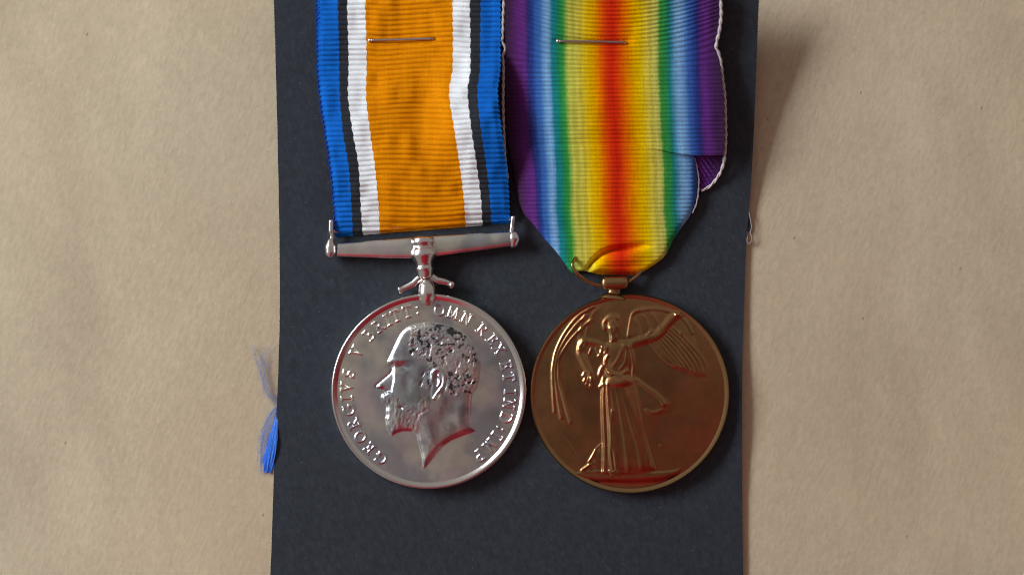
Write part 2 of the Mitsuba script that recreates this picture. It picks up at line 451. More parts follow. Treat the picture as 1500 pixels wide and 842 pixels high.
hairline = [(600, 478), (603, 488), (600, 500), (599, 512), (604, 521), (614, 526), (625, 527), (630, 534), (628, 545), (621, 555), (620, 566), (627, 572), (634, 560), (637, 545), (643, 540), (650, 544),
            (653, 556), (652, 570), (660, 577), (668, 580), (678, 574), (690, 577), (696, 567), (700, 555), (702, 542), (702, 528), (699, 515), (693, 504), (684, 493), (671, 483), (655, 476.5), (640, 473.5), (622, 473), (610, 475)]
beard = [(560, 576), (572, 573), (583, 584), (589, 594), (600, 594), (612, 592), (622, 582), (628, 580), (628, 596), (622, 606), (614, 618), (610, 634), (603, 630), (590, 630), (580, 633), (574, 637), (570.5, 631), (567, 622),
         (565.5, 612), (567, 607), (566, 602), (567, 596), (566, 592), (561, 588), (558.5, 582)]
ear = [(632, 552), (635, 543), (641, 538.5), (648, 541), (653, 550), (653, 561), (648, 570), (642, 577), (636, 585), (632, 583), (632, 572), (634, 563)]
di = rel.inside(head)
body = 0.46 * (1 - np.exp(-di / 1.7)) + 0.40 * (1 - np.exp(-di / 26.0))
ramp_cut = rel.dist([(616, 694), (621, 686), (629, 677), (638, 666), (648, 655), (662, 645), (678, 638), (697, 631), (706, 628)], 60)
lim = np.full(body.shape, 9.0)
lim[ramp_cut[0]] = np.clip(ramp_cut[1], 0, 60) * 0.068
body = rel.blur(np.minimum(body, lim), 0.7)
hm = rel.blur(rel.mask(head), 0.8)
# the planes of the face: forehead, brow, socket, nose, cheek, neck
body -= 0.30 * hm * rel.blur(rel.mask([(570, 533), (577, 531), (577, 556), (573, 574), (548, 570), (549, 562)]), 1.0)


def bump(x, y, rx, ry, h, rot=0.0):
    c, s = math.cos(rot), math.sin(rot)
    dx, dy = X - x, Y - y
    a, b = (dx * c + dy * s) / rx, (-dx * s + dy * c) / ry
    return h * np.exp(-(a * a + b * b))


body += hm * (bump(584, 527, 12, 3.0, 0.20, 0.05) - bump(588, 537.5, 10, 5.0, 0.46, 0.1) + bump(587, 540, 6, 2.4, 0.20) - bump(598, 561, 8, 14, 0.17, -0.15)
              + bump(588, 556, 6, 9, 0.03) + bump(609, 562, 14, 18, 0.08) - bump(650, 610, 12, 30, 0.14, 0.5) + bump(627, 625, 8, 38, 0.15, -0.35)
              + bump(676, 605, 8, 22, 0.10, 0.1) - bump(587, 596.5, 3.6, 2.6, 0.30, 0.3) - bump(574, 588, 3, 7, 0.12, -0.7) - bump(569, 572, 4.5, 1.4, 0.12, 0.15) + bump(557, 565, 3.5, 3.0, 0.14)
              + bump(582, 615, 7, 14, 0.06))
rel.H = body.copy()
# bevel of the cut of the neck, and the under side of the beard
cut = rel.blur(rel.mask([(621, 686), (625, 677), (638, 657), (650, 646.5), (670, 638), (684, 630), (692, 625), (697, 631), (678, 639), (662, 645), (648, 654), (638, 665), (629, 678)]), 0.6)
# hair: winding locks with deep gaps
hairm = rel.blur(rel.mask(hairline), 1.0) * rel.blur((di > 2.5).astype(float), 1.2)
wx, wy = nz(X / 9, Y / 9, 21, 3) - 0.5, nz(X / 9, Y / 9, 44, 3) - 0.5
locks = np.sin((X * 0.55 + wx * 24)) * np.sin((Y * 0.62 + wy * 24) + 0.5 * np.sin(X * 0.2))
pits = sst(0.10, 0.75, nz(X / 5.2 + 5, Y / 4.6, 77, 2) * 2.2 - 0.75)
rel.H += hairm * (0.02 * locks + 0.06)
spots = np.zeros_like(X)
for x, y, rx, ry, rot in [(610, 492, 8, 1.6, 0.1), (622, 493, 6, 1.5, 0), (637, 493, 4, 3, 0.5), (643, 502, 5, 3.5, -0.3), (652, 496, 5, 2, .2), (608, 508, 5, 3.5, 0.8), (603, 517, 2, 3, 0.2), (620, 518, 4, 2.2, -0.4),
                          (629, 515, 2, 7, 0.1), (630, 505, 2, 4, 0), (661, 512, 4, 3.5, 0.9), (656, 514, 3, 2, 0), (669, 499, 2, 2.5, 0), (685, 527, 2.2, 4, 0.5), (672, 533, 2.2, 5, 0.3), (667, 543, 2, 3.5, .2),
                          (683, 545, 2, 3.5, 0.8), (693, 528, 1.6, 8, 0.05), (697, 545, 1.8, 7, 0.1), (680, 562, 2, 5, 0.6), (690, 558, 2, 5, 0.5), (652, 530, 1.8, 4, -.4), (650, 522, 2, 2, 0), (666, 576, 3, 2.6, 0)]:
    spots += bump(x, y, rx * 1.15, ry * 1.15, 1.0, rot)
# beard, whiskers and moustache
bm = rel.blur(rel.mask(beard), 1.2) * rel.blur((di > 1.5).astype(float), 1.0)
bw = nz(X / 7, Y / 7, 31, 3) - 0.5
rel.H += bm * (0.015 * np.sin((X * 0.9 + Y * 0.15 + bw * 14)) + 0.05)
for p in [[(572, 577), (566, 580), (562, 587)], [(575, 578), (570, 583), (568, 590)], [(578, 580), (576, 586), (575, 594)], [(581, 583), (582, 589), (585, 595)]]:
    rel.ridge(p, 2.0, 0.05)
for p in [[(569, 600), (568, 615), (573, 632)], [(574, 600), (573, 614), (577, 629)], [(580, 602), (581, 614), (586, 627)]]:
    rel.ridge(p, 2.8, 0.035)
for x, y, rx, ry, rot in [(622, 590, 1.8, 6, 0.1), (624, 600, 2.2, 4, 0.7), (616, 604, 5, 1.8, -0.5), (612, 611, 2, 4, 0.3), (599, 602, 3, 2, -0.3), (605, 605, 2, 2.4, 0), (598, 615, 2, 3, 0.3), (608, 624, 2, 3, 0), (617, 562, 1.8, 5, 0.3),
                          (620, 548, 1.6, 5, 0.5)]:
    spots += bump(x, y, rx * 1.1, ry * 1.1, 1.0, rot)
# ear
em = rel.blur(rel.mask(ear), 0.8)
rel.H += 0.10 * em
rel.ridge([(633.5, 556), (633, 549), (636, 543), (641, 540.5), (647, 543), (650.5, 551), (650, 561), (645, 570), (640, 577), (636, 583)], 2.3, 0.34)
rel.ridge([(643, 550), (645, 557), (642, 565)], 2.2, 0.20)
rel.H -= bump(640, 553, 2.8, 6, 0.28, 0.1) + bump(641, 578, 2.4, 5, 0.24, 0.6) + bump(652.5, 566, 1.8, 9, 0.12, 0.25)
rel.H = 0.80 * rel.blur(rel.H, 0.6)
# gaps between the locks: narrow and steep
rng = np.random.default_rng(3)
fine = np.zeros_like(X)
hair_in, beard_in = rel.mask(hairline) > 0.5, rel.mask(beard) > 0.5
for k in range(520):
    isb = k >= 380
    x, y = (rng.uniform(564, 628), rng.uniform(576, 632)) if isb else (rng.uniform(600, 702), rng.uniform(474, 580))
    ii, jj = int(round((y - Y[0, 0]) / rel.step)), int(round((x - X[0, 0]) / rel.step))
    if not (beard_in if isb else hair_in)[ii, jj] or di[ii, jj] < 2.5:
        continue
    an = math.atan2(y - 548, x - 634) + math.pi / 2 + rng.normal(0, .45) if not isb else math.pi / 2 + rng.normal(0, .4) - 0.25
    ln, bend = rng.uniform(2.5, 5.0), rng.normal(0, .5)
    pts = [(x - ln * math.cos(an - bend), y - ln * math.sin(an - bend)), (x, y), (x + ln * math.cos(an + bend), y + ln * math.sin(an + bend))]
    sl, d, a = rel.dist(pts, 2.2)
    fine[sl] = np.maximum(fine[sl], np.clip(1 - (d / rng.uniform(.9, 1.5)) ** 2, 0, 1) * rng.uniform(.3, 1.0))
rel.H -= 0.035 * fine * hm * np.where(beard_in, 0.5, 1.0)
gaps = sst(0.42, 0.60, spots) * hm
wig = nz(X / 4.0, Y / 3.6, 77, 2)
gaps += hairm * sst(0.33, 0.28, wig) * sst(0.45, 0.55, nz(X / 16, Y / 16, 6, 2)) * 0.8
rel.H -= 0.085 * rel.blur(np.clip(gaps, 0, 1) * np.where(beard_in, 0.6, 1.0), 0.6)
# the field: a slight dish, dents of wear
rel.H += 0.16 * (rel.rr / R) ** 4 + 0.05 * (nz(X / 34, Y / 34, 3, 2) - 0.5) + 0.006 * (nz(X / 5, Y / 5, 15, 2) - 0.5)
# lettering
LETTERS = [('G', 561, 667), ('E', 544.5, 653), ('O', 531, 637.5), ('R', 520.4, 619.5), ('G', 513, 600), ('I', 509, 583), ('V', 508, 566.5), ('S', 512, 547), ('V', 521, 514), ('B', 541.5, 490.5), ('R', 554.6, 477),
           ('I', 567, 466.8), ('T', 579, 460), ('T', 596.2, 453.5), (':', 611.5, 450.4), ('O', 644.6, 451.5), ('M', 665, 455), ('N', 685.5, 463), ('R', 709.4, 479.5), ('E', 724, 495), ('X', 733, 510), ('E', 741.5, 535),
           ('T', 745.5, 552), ('I', 748, 574), ('N', 746.5, 591), ('D', 740.5, 611), (':', 733, 627), ('I', 727.5, 637), ('M', 717, 651), ('P', 701.5, 667)]
names = {0: 'disc', 1: 'portrait', 2: 'portrait__hair', 3: 'portrait__beard', 4: 'portrait__ear'}
rel.L[di > 0] = 1
rel.L[(rel.mask(hairline) > 0.5)] = 2
rel.L[(rel.mask(beard) > 0.5)] = 3
rel.L[(rel.mask(ear) > 0.5)] = 4
rel.H[:] = rel.H
LH = 15.6
for q, (ch, lx, ly) in enumerate(LETTERS):
    th = math.atan2(lx - CX, CY - ly)
    out, right = np.array([math.sin(th), -math.cos(th)]), np.array([math.cos(th), math.sin(th)])
    w, lines = GLYPH[ch]
    extra = np.zeros_like(rel.H)
    rb = 120.0 - LH / 2
    for ln in lines:
        pts = np.array([np.array([CX, CY]) + out * (rb + y * LH) + right * ((x - w / 2) * LH) for x, y in ln])
        wd = 1.9 if ch != ':' else 2.2
        sl, d, _ = rel.dist(pts, 3)
        extra[sl] = np.maximum(extra[sl], 0.26 * np.clip(1 - (d / wd) ** 2, 0, 1))
        rel.stroke_mask(pts, wd, 10 + q)
    rel.H += extra
    names[10 + q] = 'letter' if q == 0 else f'letter_{q:03d}'
rel.write(ZS, R - 7.5, names, 'm_silver', 'silver_medal', {'portrait__hair': 'm_silver_tarnished', 'portrait__beard': 'm_silver_worn', 'portrait': 'm_silver_worn', 'portrait__ear': 'm_silver_worn'})
zb = float(zc(CX, CY)) - ZS + 0.05
v, f = rim_mesh(CX, CY, ZS, [(R - 12, 0.02), (R - 10.5, 0.10), (R - 7.5, 0.32), (R - 5.0, 0.50), (R - 4.0, 0.53), (R - 2.6, 0.50), (R - 0.8, 0.0), (R, -0.7), (R - 0.3, -1.4), (R - 3, zb), (0.02, zb)])
add('silver_medal__rim', v, f, 'm_silver_bright', smooth=60)

# suspender of the silver medal
zsil = float(zc(620, 365))


def loft(centres, ups, halves, depth, zmid, n=28, power=4.0):
    """A bar with a bevelled section along the points; halves: half its height in px at each; up in the picture plane."""
    a = np.linspace(0, 2 * np.pi, n, endpoint=False)
    ca, sa = np.cos(a), np.sin(a)
    q = (np.abs(ca) ** power + np.abs(sa) ** power) ** (-1 / power)
    u, w = ca * q, sa * q
    rows = []
    for c, up, h in zip(centres, ups, halves):
        k = (h / max(halves)) if depth[1] else 1.0
        z = zmid + w * depth[0] * k
        rows.append(P(c[0] + up[0] * u * h, c[1] + up[1] * u * h, z))
    v = np.array(rows)
    m = len(rows)
    i = np.arange(m * n).reshape(m, n)
    A, B, C, D = i[:-1], i[1:], np.roll(i, -1, 1)[1:], np.roll(i, -1, 1)[:-1]
    f = np.concatenate([np.stack([A, B, C], -1).reshape(-1, 3), np.stack([A, C, D], -1).reshape(-1, 3)])
    v = np.vstack([v.reshape(-1, 3), v[0].mean(0), v[-1].mean(0)])
    j = np.arange(n)
    f = np.vstack([f, np.stack([np.full(n, m * n), j, (j + 1) % n], 1), np.stack([np.full(n, m * n + 1), (m - 1) * n + (j + 1) % n, (m - 1) * n + j], 1)])
    if trimesh.Trimesh(v, f, process=False).volume < 0:
        f = f[:, ::-1]
    return v, f


t = np.linspace(0, 1, 60)
top_e = np.interp(t, [0, .5, 1], [356.5, 346.5, 338.5])
bot_e = np.interp(t, [0, .30, .5, .7, 1], [376, 378.5, 378.5, 371.5, 361])
cxs = np.interp(t, [0, 1], [494, 748])
v, f = loft(np.stack([cxs, (top_e + bot_e) / 2], 1), [(0.07, -1)] * 60, (bot_e - top_e) / 2, (0.85, False), zsil + 1.9, power=3.6)
add('silver_medal__suspension_bar', v, f, 'm_silver', smooth=35)
v, f = tube(P(*np.array([(487, 339, 0), (620, 329, 0), (749, 320, 0)]).T[:2], zsil + 0.85), 0.5)
add('silver_medal__ribbon_rod', v, f, 'm_silver_bright', smooth=60)
for q, (pts, rads) in enumerate([([(485.2, 321.5), (485, 324), (484.8, 338), (486, 344), (486.3, 348), (484.6, 353), (484, 362), (484.3, 370), (485.5, 376.5), (486.5, 378.5)], [2.2, 3.5, 3.6, 3.0, 2.9, 5.2, 8.2, 8.2, 4.5, 0.4]),
                                 ([(752, 316), (751.8, 318), (751, 323), (750, 332), (749.6, 338), (751.5, 343), (752.8, 349), (752.2, 356), (750, 361.5), (749.5, 363.5)], [2.0, 3.2, 3.3, 3.1, 4.4, 7.8, 9.0, 7.6, 4.0, 0.4])]):
    c = curve(np.c_[np.array(pts), rads], 50)
    v, f = tube(P(c[:, 0], c[:, 1], zsil + 1.9), c[:, 2] * S, sides=24)
    add('silver_medal__finial' + ('' if q == 0 else f'_{q:03d}'), v, f, 'm_silver_bright', smooth=60)
knob = [(619.5, 345.5, 2), (619.5, 346.5, 12), (619.6, 350, 15.5), (619.8, 355, 16), (620, 359.5, 14), (620, 362, 14), (620.3, 366, 17), (620.8, 373, 18), (621.3, 380, 15), (621.8, 386, 12), (622, 389, 11.5), (622.2, 393, 13),
        (622.6, 397, 12), (623, 402, 11), (623.4, 406, 10), (623.6, 409, 4)]
c = curve(knob, 90)
v, f = tube(P(c[:, 0], c[:, 1], zsil + 2.2), c[:, 2] * S * 1.08, sides=36)
add('silver_medal__knob', v, f, 'm_silver_bright', smooth=50)
c = curve([(624.8, 409, 3), (625, 413, 8.5), (625.4, 421, 12.3), (625.8, 430, 13.2), (626, 438, 11.5), (626, 444, 7.5), (626, 447.5, 1)], 50)
v, f = tube(P(c[:, 0], c[:, 1], ZS + 0.45), c[:, 2] * S, sides=36)
v[:, 2] += 0.45
add('silver_medal__claw', v, f, 'm_silver_bright', smooth=50)
for q, pts in enumerate([[(624, 402, 7), (614, 408, 6.6), (606, 415, 6.2), (597, 419.5, 5.4), (590, 422.5, 4.8), (586.5, 424.3, 6.2), (584, 425.5, 5.2), (582.5, 426, 1)],
                         [(624, 402, 7), (633, 406, 6.4), (641, 410.5, 6.0), (651, 412.5, 5.4), (658, 415, 4.8), (662, 417, 6.2), (664.5, 418, 5.2), (666.5, 418.6, 1)]]):
    c = curve(pts, 70)
    v, f = tube(P(c[:, 0], c[:, 1], zsil + 1.9 + 0.0 * c[:, 0]), c[:, 2] * S, sides=16)
    add('silver_medal__scroll' + ('' if q == 0 else f'_{q:03d}'), v, f, 'm_silver_bright', smooth=60)
labels['silver_medal'] = {'label': 'round silver medal with a bearded profile head and raised lettering', 'category': 'medal'}
labels['silver_medal__portrait'] = {'label': 'bearded man in profile facing left'}
labels['silver_medal__portrait__hair'] = {'label': 'short curled hair, darkened by tarnish'}
labels['silver_medal__suspension_bar'] = {'label': 'straight silver bar through which the ribbon hangs'}

# ------------------------------------------------------------------ gilt medal
GX, GY, GR = 922.5, 576.5, 146.5
ZG = float(zc(GX, GY)) + 2.0
g = Relief(GX, GY, GR - 2)
X, Y = g.X, g.Y


def area(poly, h, k, b=0.7):
    g.H = np.maximum(g.H, 0)
    d = g.inside(curve(np.vstack([poly, poly[:1]]), 160))
    g.H += g.blur(h * g.again * (1 - np.exp(-d / (k * 1.3))), b)
    return d


fig = np.zeros(X.shape, bool)


def mark(d):
    global fig
    fig |= d > 0


g.gain, g.again, g.wide, g.sharp = 0.55, 0.45, 1.4, 2.0
wing_l = [(884, 447), (868, 448), (848, 458), (830, 474), (817, 494), (808, 520), (806, 545), (808, 575), (812, 604), (818, 612), (826, 620), (836, 622), (832, 605), (824, 580), (818, 550), (818, 530), (826, 510), (838, 492), (852, 478), (870, 470)]
wing_r = [(917, 494), (920, 478), (924, 461), (934, 451), (952, 448), (974, 450), (994, 459), (1006, 472), (1016, 492), (1026, 520), (1034, 548), (1020, 552), (1000, 543), (980, 531), (966, 520), (958, 508), (950, 500), (935, 502)]
wl = area(wing_l, 0.09, 3.0); mark(wl)
wr = area(wing_r, 0.20, 3.5); mark(wr)
wings = (wl > 0) | (wr > 0)
# feathers
for p, w, h in [([(870, 449), (848, 462), (832, 480), (820, 500), (812, 522), (809, 545), (810, 575), (812, 603)], 1.9, .36), ([(858, 462), (840, 480), (826, 500), (816, 522), (813, 545), (816, 575), (822, 612)], 1.9, .34),
                ([(866, 468), (846, 486), (830, 505), (818, 530), (818, 552), (825, 582), (835, 618)], 1.9, .34), ([(862, 452), (853, 470), (849, 492), (847, 512)], 2.2, .14), ([(872, 455), (862, 475), (858, 495)], 2.0, .12),
                ([(920, 492), (923, 472), (926, 460), (936, 454)], 2.0, .24),                 ([(936, 455), (958, 452), (984, 457), (1002, 468), (1014, 488)], 2.4, .12), ([(930, 468), (936, 480), (938, 494)], 2.0, .08), ([(942, 462), (949, 474), (952, 486)], 2.0, .08),
                ([(955, 460), (962, 470), (966, 480)], 2.0, .08)] + [([(952 + 4 * i, 500 - 2.6 * i), (962 + 6 * i, 514 - 1.4 * i), (978 + 7 * i, 530 + 1.2 * i), (990 + 5.5 * i, 537 + 1.7 * i)], 2.2, .15 - .008 * i) for i in range(9)]:
    g.ridge(p, w, h)
# raised ground at the feet and rocks
ground = [(834, 694), (850, 690), (880, 688), (930, 690), (960, 690), (985, 688), (1000, 684), (990, 694), (965, 701), (930, 703), (890, 703), (858, 701)]
gd = area(ground, 0.34, 1.2, 0.5)
rock = [(848, 692), (853, 686), (861, 679), (866, 668), (873, 659), (881, 651), (884, 668), (880, 692)]
rk = area(rock, 0.28, 2.2); mark(rk)
g.H += 0.22 * g.blur((rk > 1).astype(float), 1) * (nz(X / 7, Y / 5, 4, 3) - 0.4)
g.again = 0.45
rock2 = [(928, 556), (944, 562), (962, 574), (982, 592), (974, 604), (964, 614), (956, 630), (949, 642), (942, 620), (934, 590)]
cl2 = area(rock2, 0.22, 5.0); mark(cl2)
g.again = 0.85
# figure: skirt, torso, arms, head
skirt = [(884, 556), (898, 550), (916, 548), (926, 556), (931, 576), (938, 602), (944, 630), (950, 655), (960, 686), (945, 692), (915, 694), (890, 694), (881, 690), (882, 650), (882, 610), (882, 578)]
sk = area(skirt, 0.46, 4.0, 0.6); mark(sk)
torso = [(884, 506), (892, 500), (899, 497), (908, 498), (918, 500), (927, 510), (927, 528), (924, 545), (926, 560), (906, 566), (888, 562), (885, 548), (888, 536), (884, 524)]
to = area(torso, 0.40, 4.0, 0.6); mark(to)
headd = [(889, 470), (893, 464), (900, 462), (907, 466), (909, 476), (907, 487), (905, 500), (894, 500), (893, 490), (889, 480)]
hd = area(headd, 0.46, 2.6, 0.5); mark(hd)
g.gain = 0.8
for p, w, h in [([(886, 480), (885, 474), (889, 467), (897, 462), (905, 465)], 3.2, .26), ([(894, 480), (895, 490), (896, 499)], 2.2, .18), ([(899, 478), (899.5, 485)], 1.4, .12), ([(905, 478), (906, 488), (904, 494)], 1.8, .12),
                # arm bent with the palm branch in its hand
                ([(884, 508), (872, 502), (860, 500), (853, 503)], 4.2, .24), ([(854, 498), (850, 508), (849, 516), (853, 526), (858, 536), (864, 548), (866, 556)], 4.4, .42), ([(857, 522), (861, 532), (866, 546)], 2.4, .18),
                ([(856, 546), (854, 550)], 2.2, .34), ([(858, 550), (855.5, 558)], 2.0, .34), ([(861, 553), (859, 562)], 1.8, .30), ([(866, 553), (865, 565)], 2.0, .34), ([(866, 510), (863, 518)], 1.6, .2), ([(873, 510), (876, 517)], 1.6, .16),
                # arm stretched out
                ([(916, 505), (932, 501), (948, 496), (962, 490), (974, 478), (984, 466), (994, 459)], 6.0, .26), ([(990, 460), (1000, 456)], 2.4, .26), ([(990, 462), (1001, 461)], 1.8, .22), ([(948, 490), (955, 484)], 2.0, .14),
                # breast folds, girdle
                ([(882, 508), (880, 516), (877, 521)], 2.2, .30), ([(886, 509), (885, 518)], 1.8, .28), ([(889, 507), (888, 516)], 1.6, .26), ([(890, 520), (886, 530), (889, 542), (895, 548)], 2.4, .28), ([(883, 536), (879, 543), (878, 549)], 2.8, .34),
                ([(884, 552), (882, 560), (879, 566)], 2.6, .32), ([(893, 546), (906, 548), (918, 543)], 3.2, .18), ([(910, 512), (905, 525), (898, 535)], 2.2, .10), ([(918, 512), (916, 528), (908, 540)], 2.2, .10),
                # long folds of the dress
                ([(884, 562), (883, 585), (883.5, 615), (885, 645), (885, 670), (884, 690)], 2.7, .46), ([(889, 562), (890, 585), (892, 612), (893, 640), (894, 665), (898, 690)], 2.5, .36), ([(896, 600), (895.5, 625), (896, 645), (900, 668), (902, 688)], 2.3, .36),
                ([(894, 562), (898, 590), (901, 620), (902, 650), (907, 688)], 3.8, .075), ([(900, 562), (908, 595), (913, 625), (917, 655), (920, 688)], 3.8, .075), ([(905, 560), (916, 590), (925, 620), (934, 650), (940, 686)], 3.8, .075),
                ([(910, 560), (921, 586), (931, 612), (939, 640), (948, 672)], 3.8, .075),
                ([(922, 506), (926, 520), (927.5, 535), (926.5, 548), (929, 562), (933, 580), (938, 600), (942, 622), (946, 645), (951, 664), (958, 684)], 2.3, .26),
                ([(932, 556), (945, 566), (962, 578), (972, 592)], 3.0, .14), ([(946, 600), (956, 604), (968, 600)], 2.6, .10),
                ([(852, 688), (863, 680)], 2.0, .26), ([(862, 676), (868, 666), (872, 659)], 1.6, .22), ([(872, 658), (880, 650)], 1.4, .16), ([(893, 688), (897, 695)], 2.0, .3), ([(900, 690), (905, 694)], 2.0, .25)]:
    sl, d = g.ridge(p, w, h)
    sub = fig[sl]
    fig[sl] = sub | (d < w)
for p, w, h in [([(1008, 600), (1014, 590)], 0.9, -.05), ([(972, 608), (977, 602)], 0.9, -.06), ([(966, 651), (968, 653)], 1.2, .12), ([(996, 486), (998, 489)], 1.6, .18), ([(826, 640), (845, 668)], 0.8, -.03), ([(838, 672), (858, 652)], 0.8, -.03),
                ([(1010, 540), (1016, 545)], 0.8, .05)]:
    g.ridge(p, w, h)
g.H = g.blur(g.H, 0.9)
exergue = g.blur(g.mask([(838, 697), (870, 703.5), (920, 705.5), (965, 703.5), (996, 694), (1010, 700), (960, 728), (880, 728), (830, 704)]), 1.6)
g.H -= 0.30 * exergue
g.H += 0.42 * (1 - (g.rr / GR) ** 2) + 0.05 * (nz(X / 40, Y / 40, 33, 2) - 0.5) + 0.016 * (nz(X / 6, Y / 6, 25, 3) - 0.5)
g.L[fig] = 1
g.L[wings & (g.H < 0.9) & ~((sk > 0) | (to > 0) | (hd > 0))] = 2
lw = ndimage.label((wl > 0) & ~((to > 0) | (hd > 0)))[0] > 0
g.L[(g.L == 2) & lw] = 3
g.L[gd > 0] = 4
g.write(ZG, GR - 3.2, {0: 'disc', 1: 'winged_figure', 2: 'winged_figure__wing', 3: 'winged_figure__wing_001', 4: 'ground_line'}, 'm_gold', 'gilt_medal')
zb = float(zc(GX, GY)) - ZG + 0.05
v, f = rim_mesh(GX, GY, ZG, [(GR - 8.0, 0.02), (GR - 6.0, 0.09), (GR - 4.2, 0.19), (GR - 2.8, 0.20), (GR - 1.4, 0.04), (GR - 0.3, -0.2), (GR, -0.7), (GR - 0.3, -1.3), (GR - 3, zb), (0.02, zb)])
add('gilt_medal__rim', v, f, 'm_gold_plain', smooth=60)
zgs = float(zc(900, 415)) + 1.7
c = np.linspace(0, 1, 40)
xs = 880.5 + 40.5 * c
hh = 9.6 * np.clip(1 - np.abs(2 * c - 1) ** 7, 0.05, 1) ** 0.4
v, f = loft(np.stack([xs, 414.3 - 1.0 * (c - .5)], 1), [(0, -1)] * 40, hh, (1.15, True), zgs + 0.2, power=2.6)
add('gilt_medal__barrel', v, f, 'm_gold_plain', smooth=40)
c = curve([(900.5, 420, 13), (900, 425, 8.5), (899, 429, 8.5), (898.5, 433, 16), (898, 437, 20)], 30)
v, f = tube(P(c[:, 0], c[:, 1], zgs), c[:, 2] * S * np.array([1.0]), sides=24)
v[:, 2] = zgs + (v[:, 2] - zgs) * 0.55
add('gilt_medal__neck', v, f, 'm_gold_plain', smooth=50)
zr = zgs
ring = curve([(856, 368, zr - 1.6), (843, 378, zr + 0.2), (838.5, 388, zr + 1.7), (843, 398, zr + 1.7), (853, 407.5, zr + 1.1), (866, 414.5, zr + 0.4), (882, 418.5, zr), (900, 419, zr), (918, 414, zr), (931, 405.5, zr - 0.1), (941, 394, zr - 0.6), (945, 380, zr - 1.2),
              (938, 364, zr - 1.7), (915, 352, zr - 2.0), (885, 352, zr - 2.0), (856, 368, zr - 1.6)], 140)
v, f = tube(P(ring[:, 0], ring[:, 1], ring[:, 2]), 2.5 * S, sides=16)
add('gilt_medal__ring', v, f, 'm_gold_plain', smooth=60)
labels['gilt_medal'] = {'label': 'round gilt bronze medal with a standing winged woman in relief', 'category': 'medal'}
labels['gilt_medal__winged_figure'] = {'label': 'winged woman in a long robe, one arm stretched out'}

# ------------------------------------------------------------------ ribbon of the silver medal, seven woven stripes
YK = [-16, 0, 60, 100, 133, 190, 247, 304, 350]
EDGES = np.array([[464, 464, 465.5, 466, 468.5, 476.5, 485, 490, 492.5], [495, 495, 496.5, 497, 497.5, 502, 511, 515, 517], [508.5, 508.5, 510, 510.5, 509.5, 516, 525.5, 528.5, 532],
                  [535, 535, 536.5, 537, 536, 541.6, 549.5, 554.5, 557], [663, 663, 663.5, 663, 658, 665.5, 674, 680.5, 682.5], [688, 688, 689, 689, 685, 690.5, 699, 705.5, 707],
                  [704, 704, 703.5, 703, 699.5, 704.5, 713, 718.5, 720], [733, 733, 733, 733, 729, 734.5, 742.5, 746.5, 747.5]])
edge_f = [PchipInterpolator(YK, e) for e in EDGES]
RIB = 7.4
RT = np.linspace(0, 1, 420)


def ribbon_rows(x_frac):
    """Row heights in px for a place across the ribbon (0 left, 1 right)."""
    bottom = 347.5 - 20.5 * x_frac
    return -16 + (bottom + 16) * RT


def rib_profile(ph):
    return (0.5 + 0.5 * np.cos(2 * np.pi * ph)) ** 0.7


def ribbon1_z(px, py, frac, tt, depth=1.0):
    base = zc(px, py)
    lift = 1.7 + 1.9 * np.exp(-((py - 210) / 90) ** 2) * (0.55 + 0.45 * np.sin(np.pi * frac)) + 3.0 * sst(0.5, 1.0, frac) * np.exp(-((py - 170) / 80) ** 2)
    lift += 0.45 * np.exp(-((px - 655 - 0.1 * (py - 130)) / 16) ** 2 - ((py - 150) / 55) ** 2) - 0.75 * np.exp(-((px - 622) / 24) ** 2 - ((py - 172) / 55) ** 2)
    lift += 1.5 * (nz(px / 30, py / 46, 61, 2) - 0.5)
    lift -= 0.35 * np.exp(-((py - 59) / 7) ** 2) * sst(525, 545, px) * sst(650, 632, px)
    lift -= 0.25 * sst(0.035, 0.0, frac) + 0.25 * sst(0.965, 1.0, frac)
    roll = sst(0.93, 1.0, tt)
    lift = lift * (1 - roll) + roll * 1.1
    over = sst(0.985, 1.0, tt)
    top_roll = sst(0.015, 0.0, tt)
    ph = (py + 2.2 * np.sin(px / 34.0 + py / 60.0) * sst(530, 560, px) * sst(690, 660, px) + 0.02 * px + 1.3 * (nz(px / 30, py / 30, 8, 2) - .5)) / RIB
    return base + lift + depth * 0.17 * rib_profile(ph) * (0.35 + 1.3 * nz(px / 16, py / 34, 91, 2)) - 0.9 * over - 2.0 * top_roll, ph


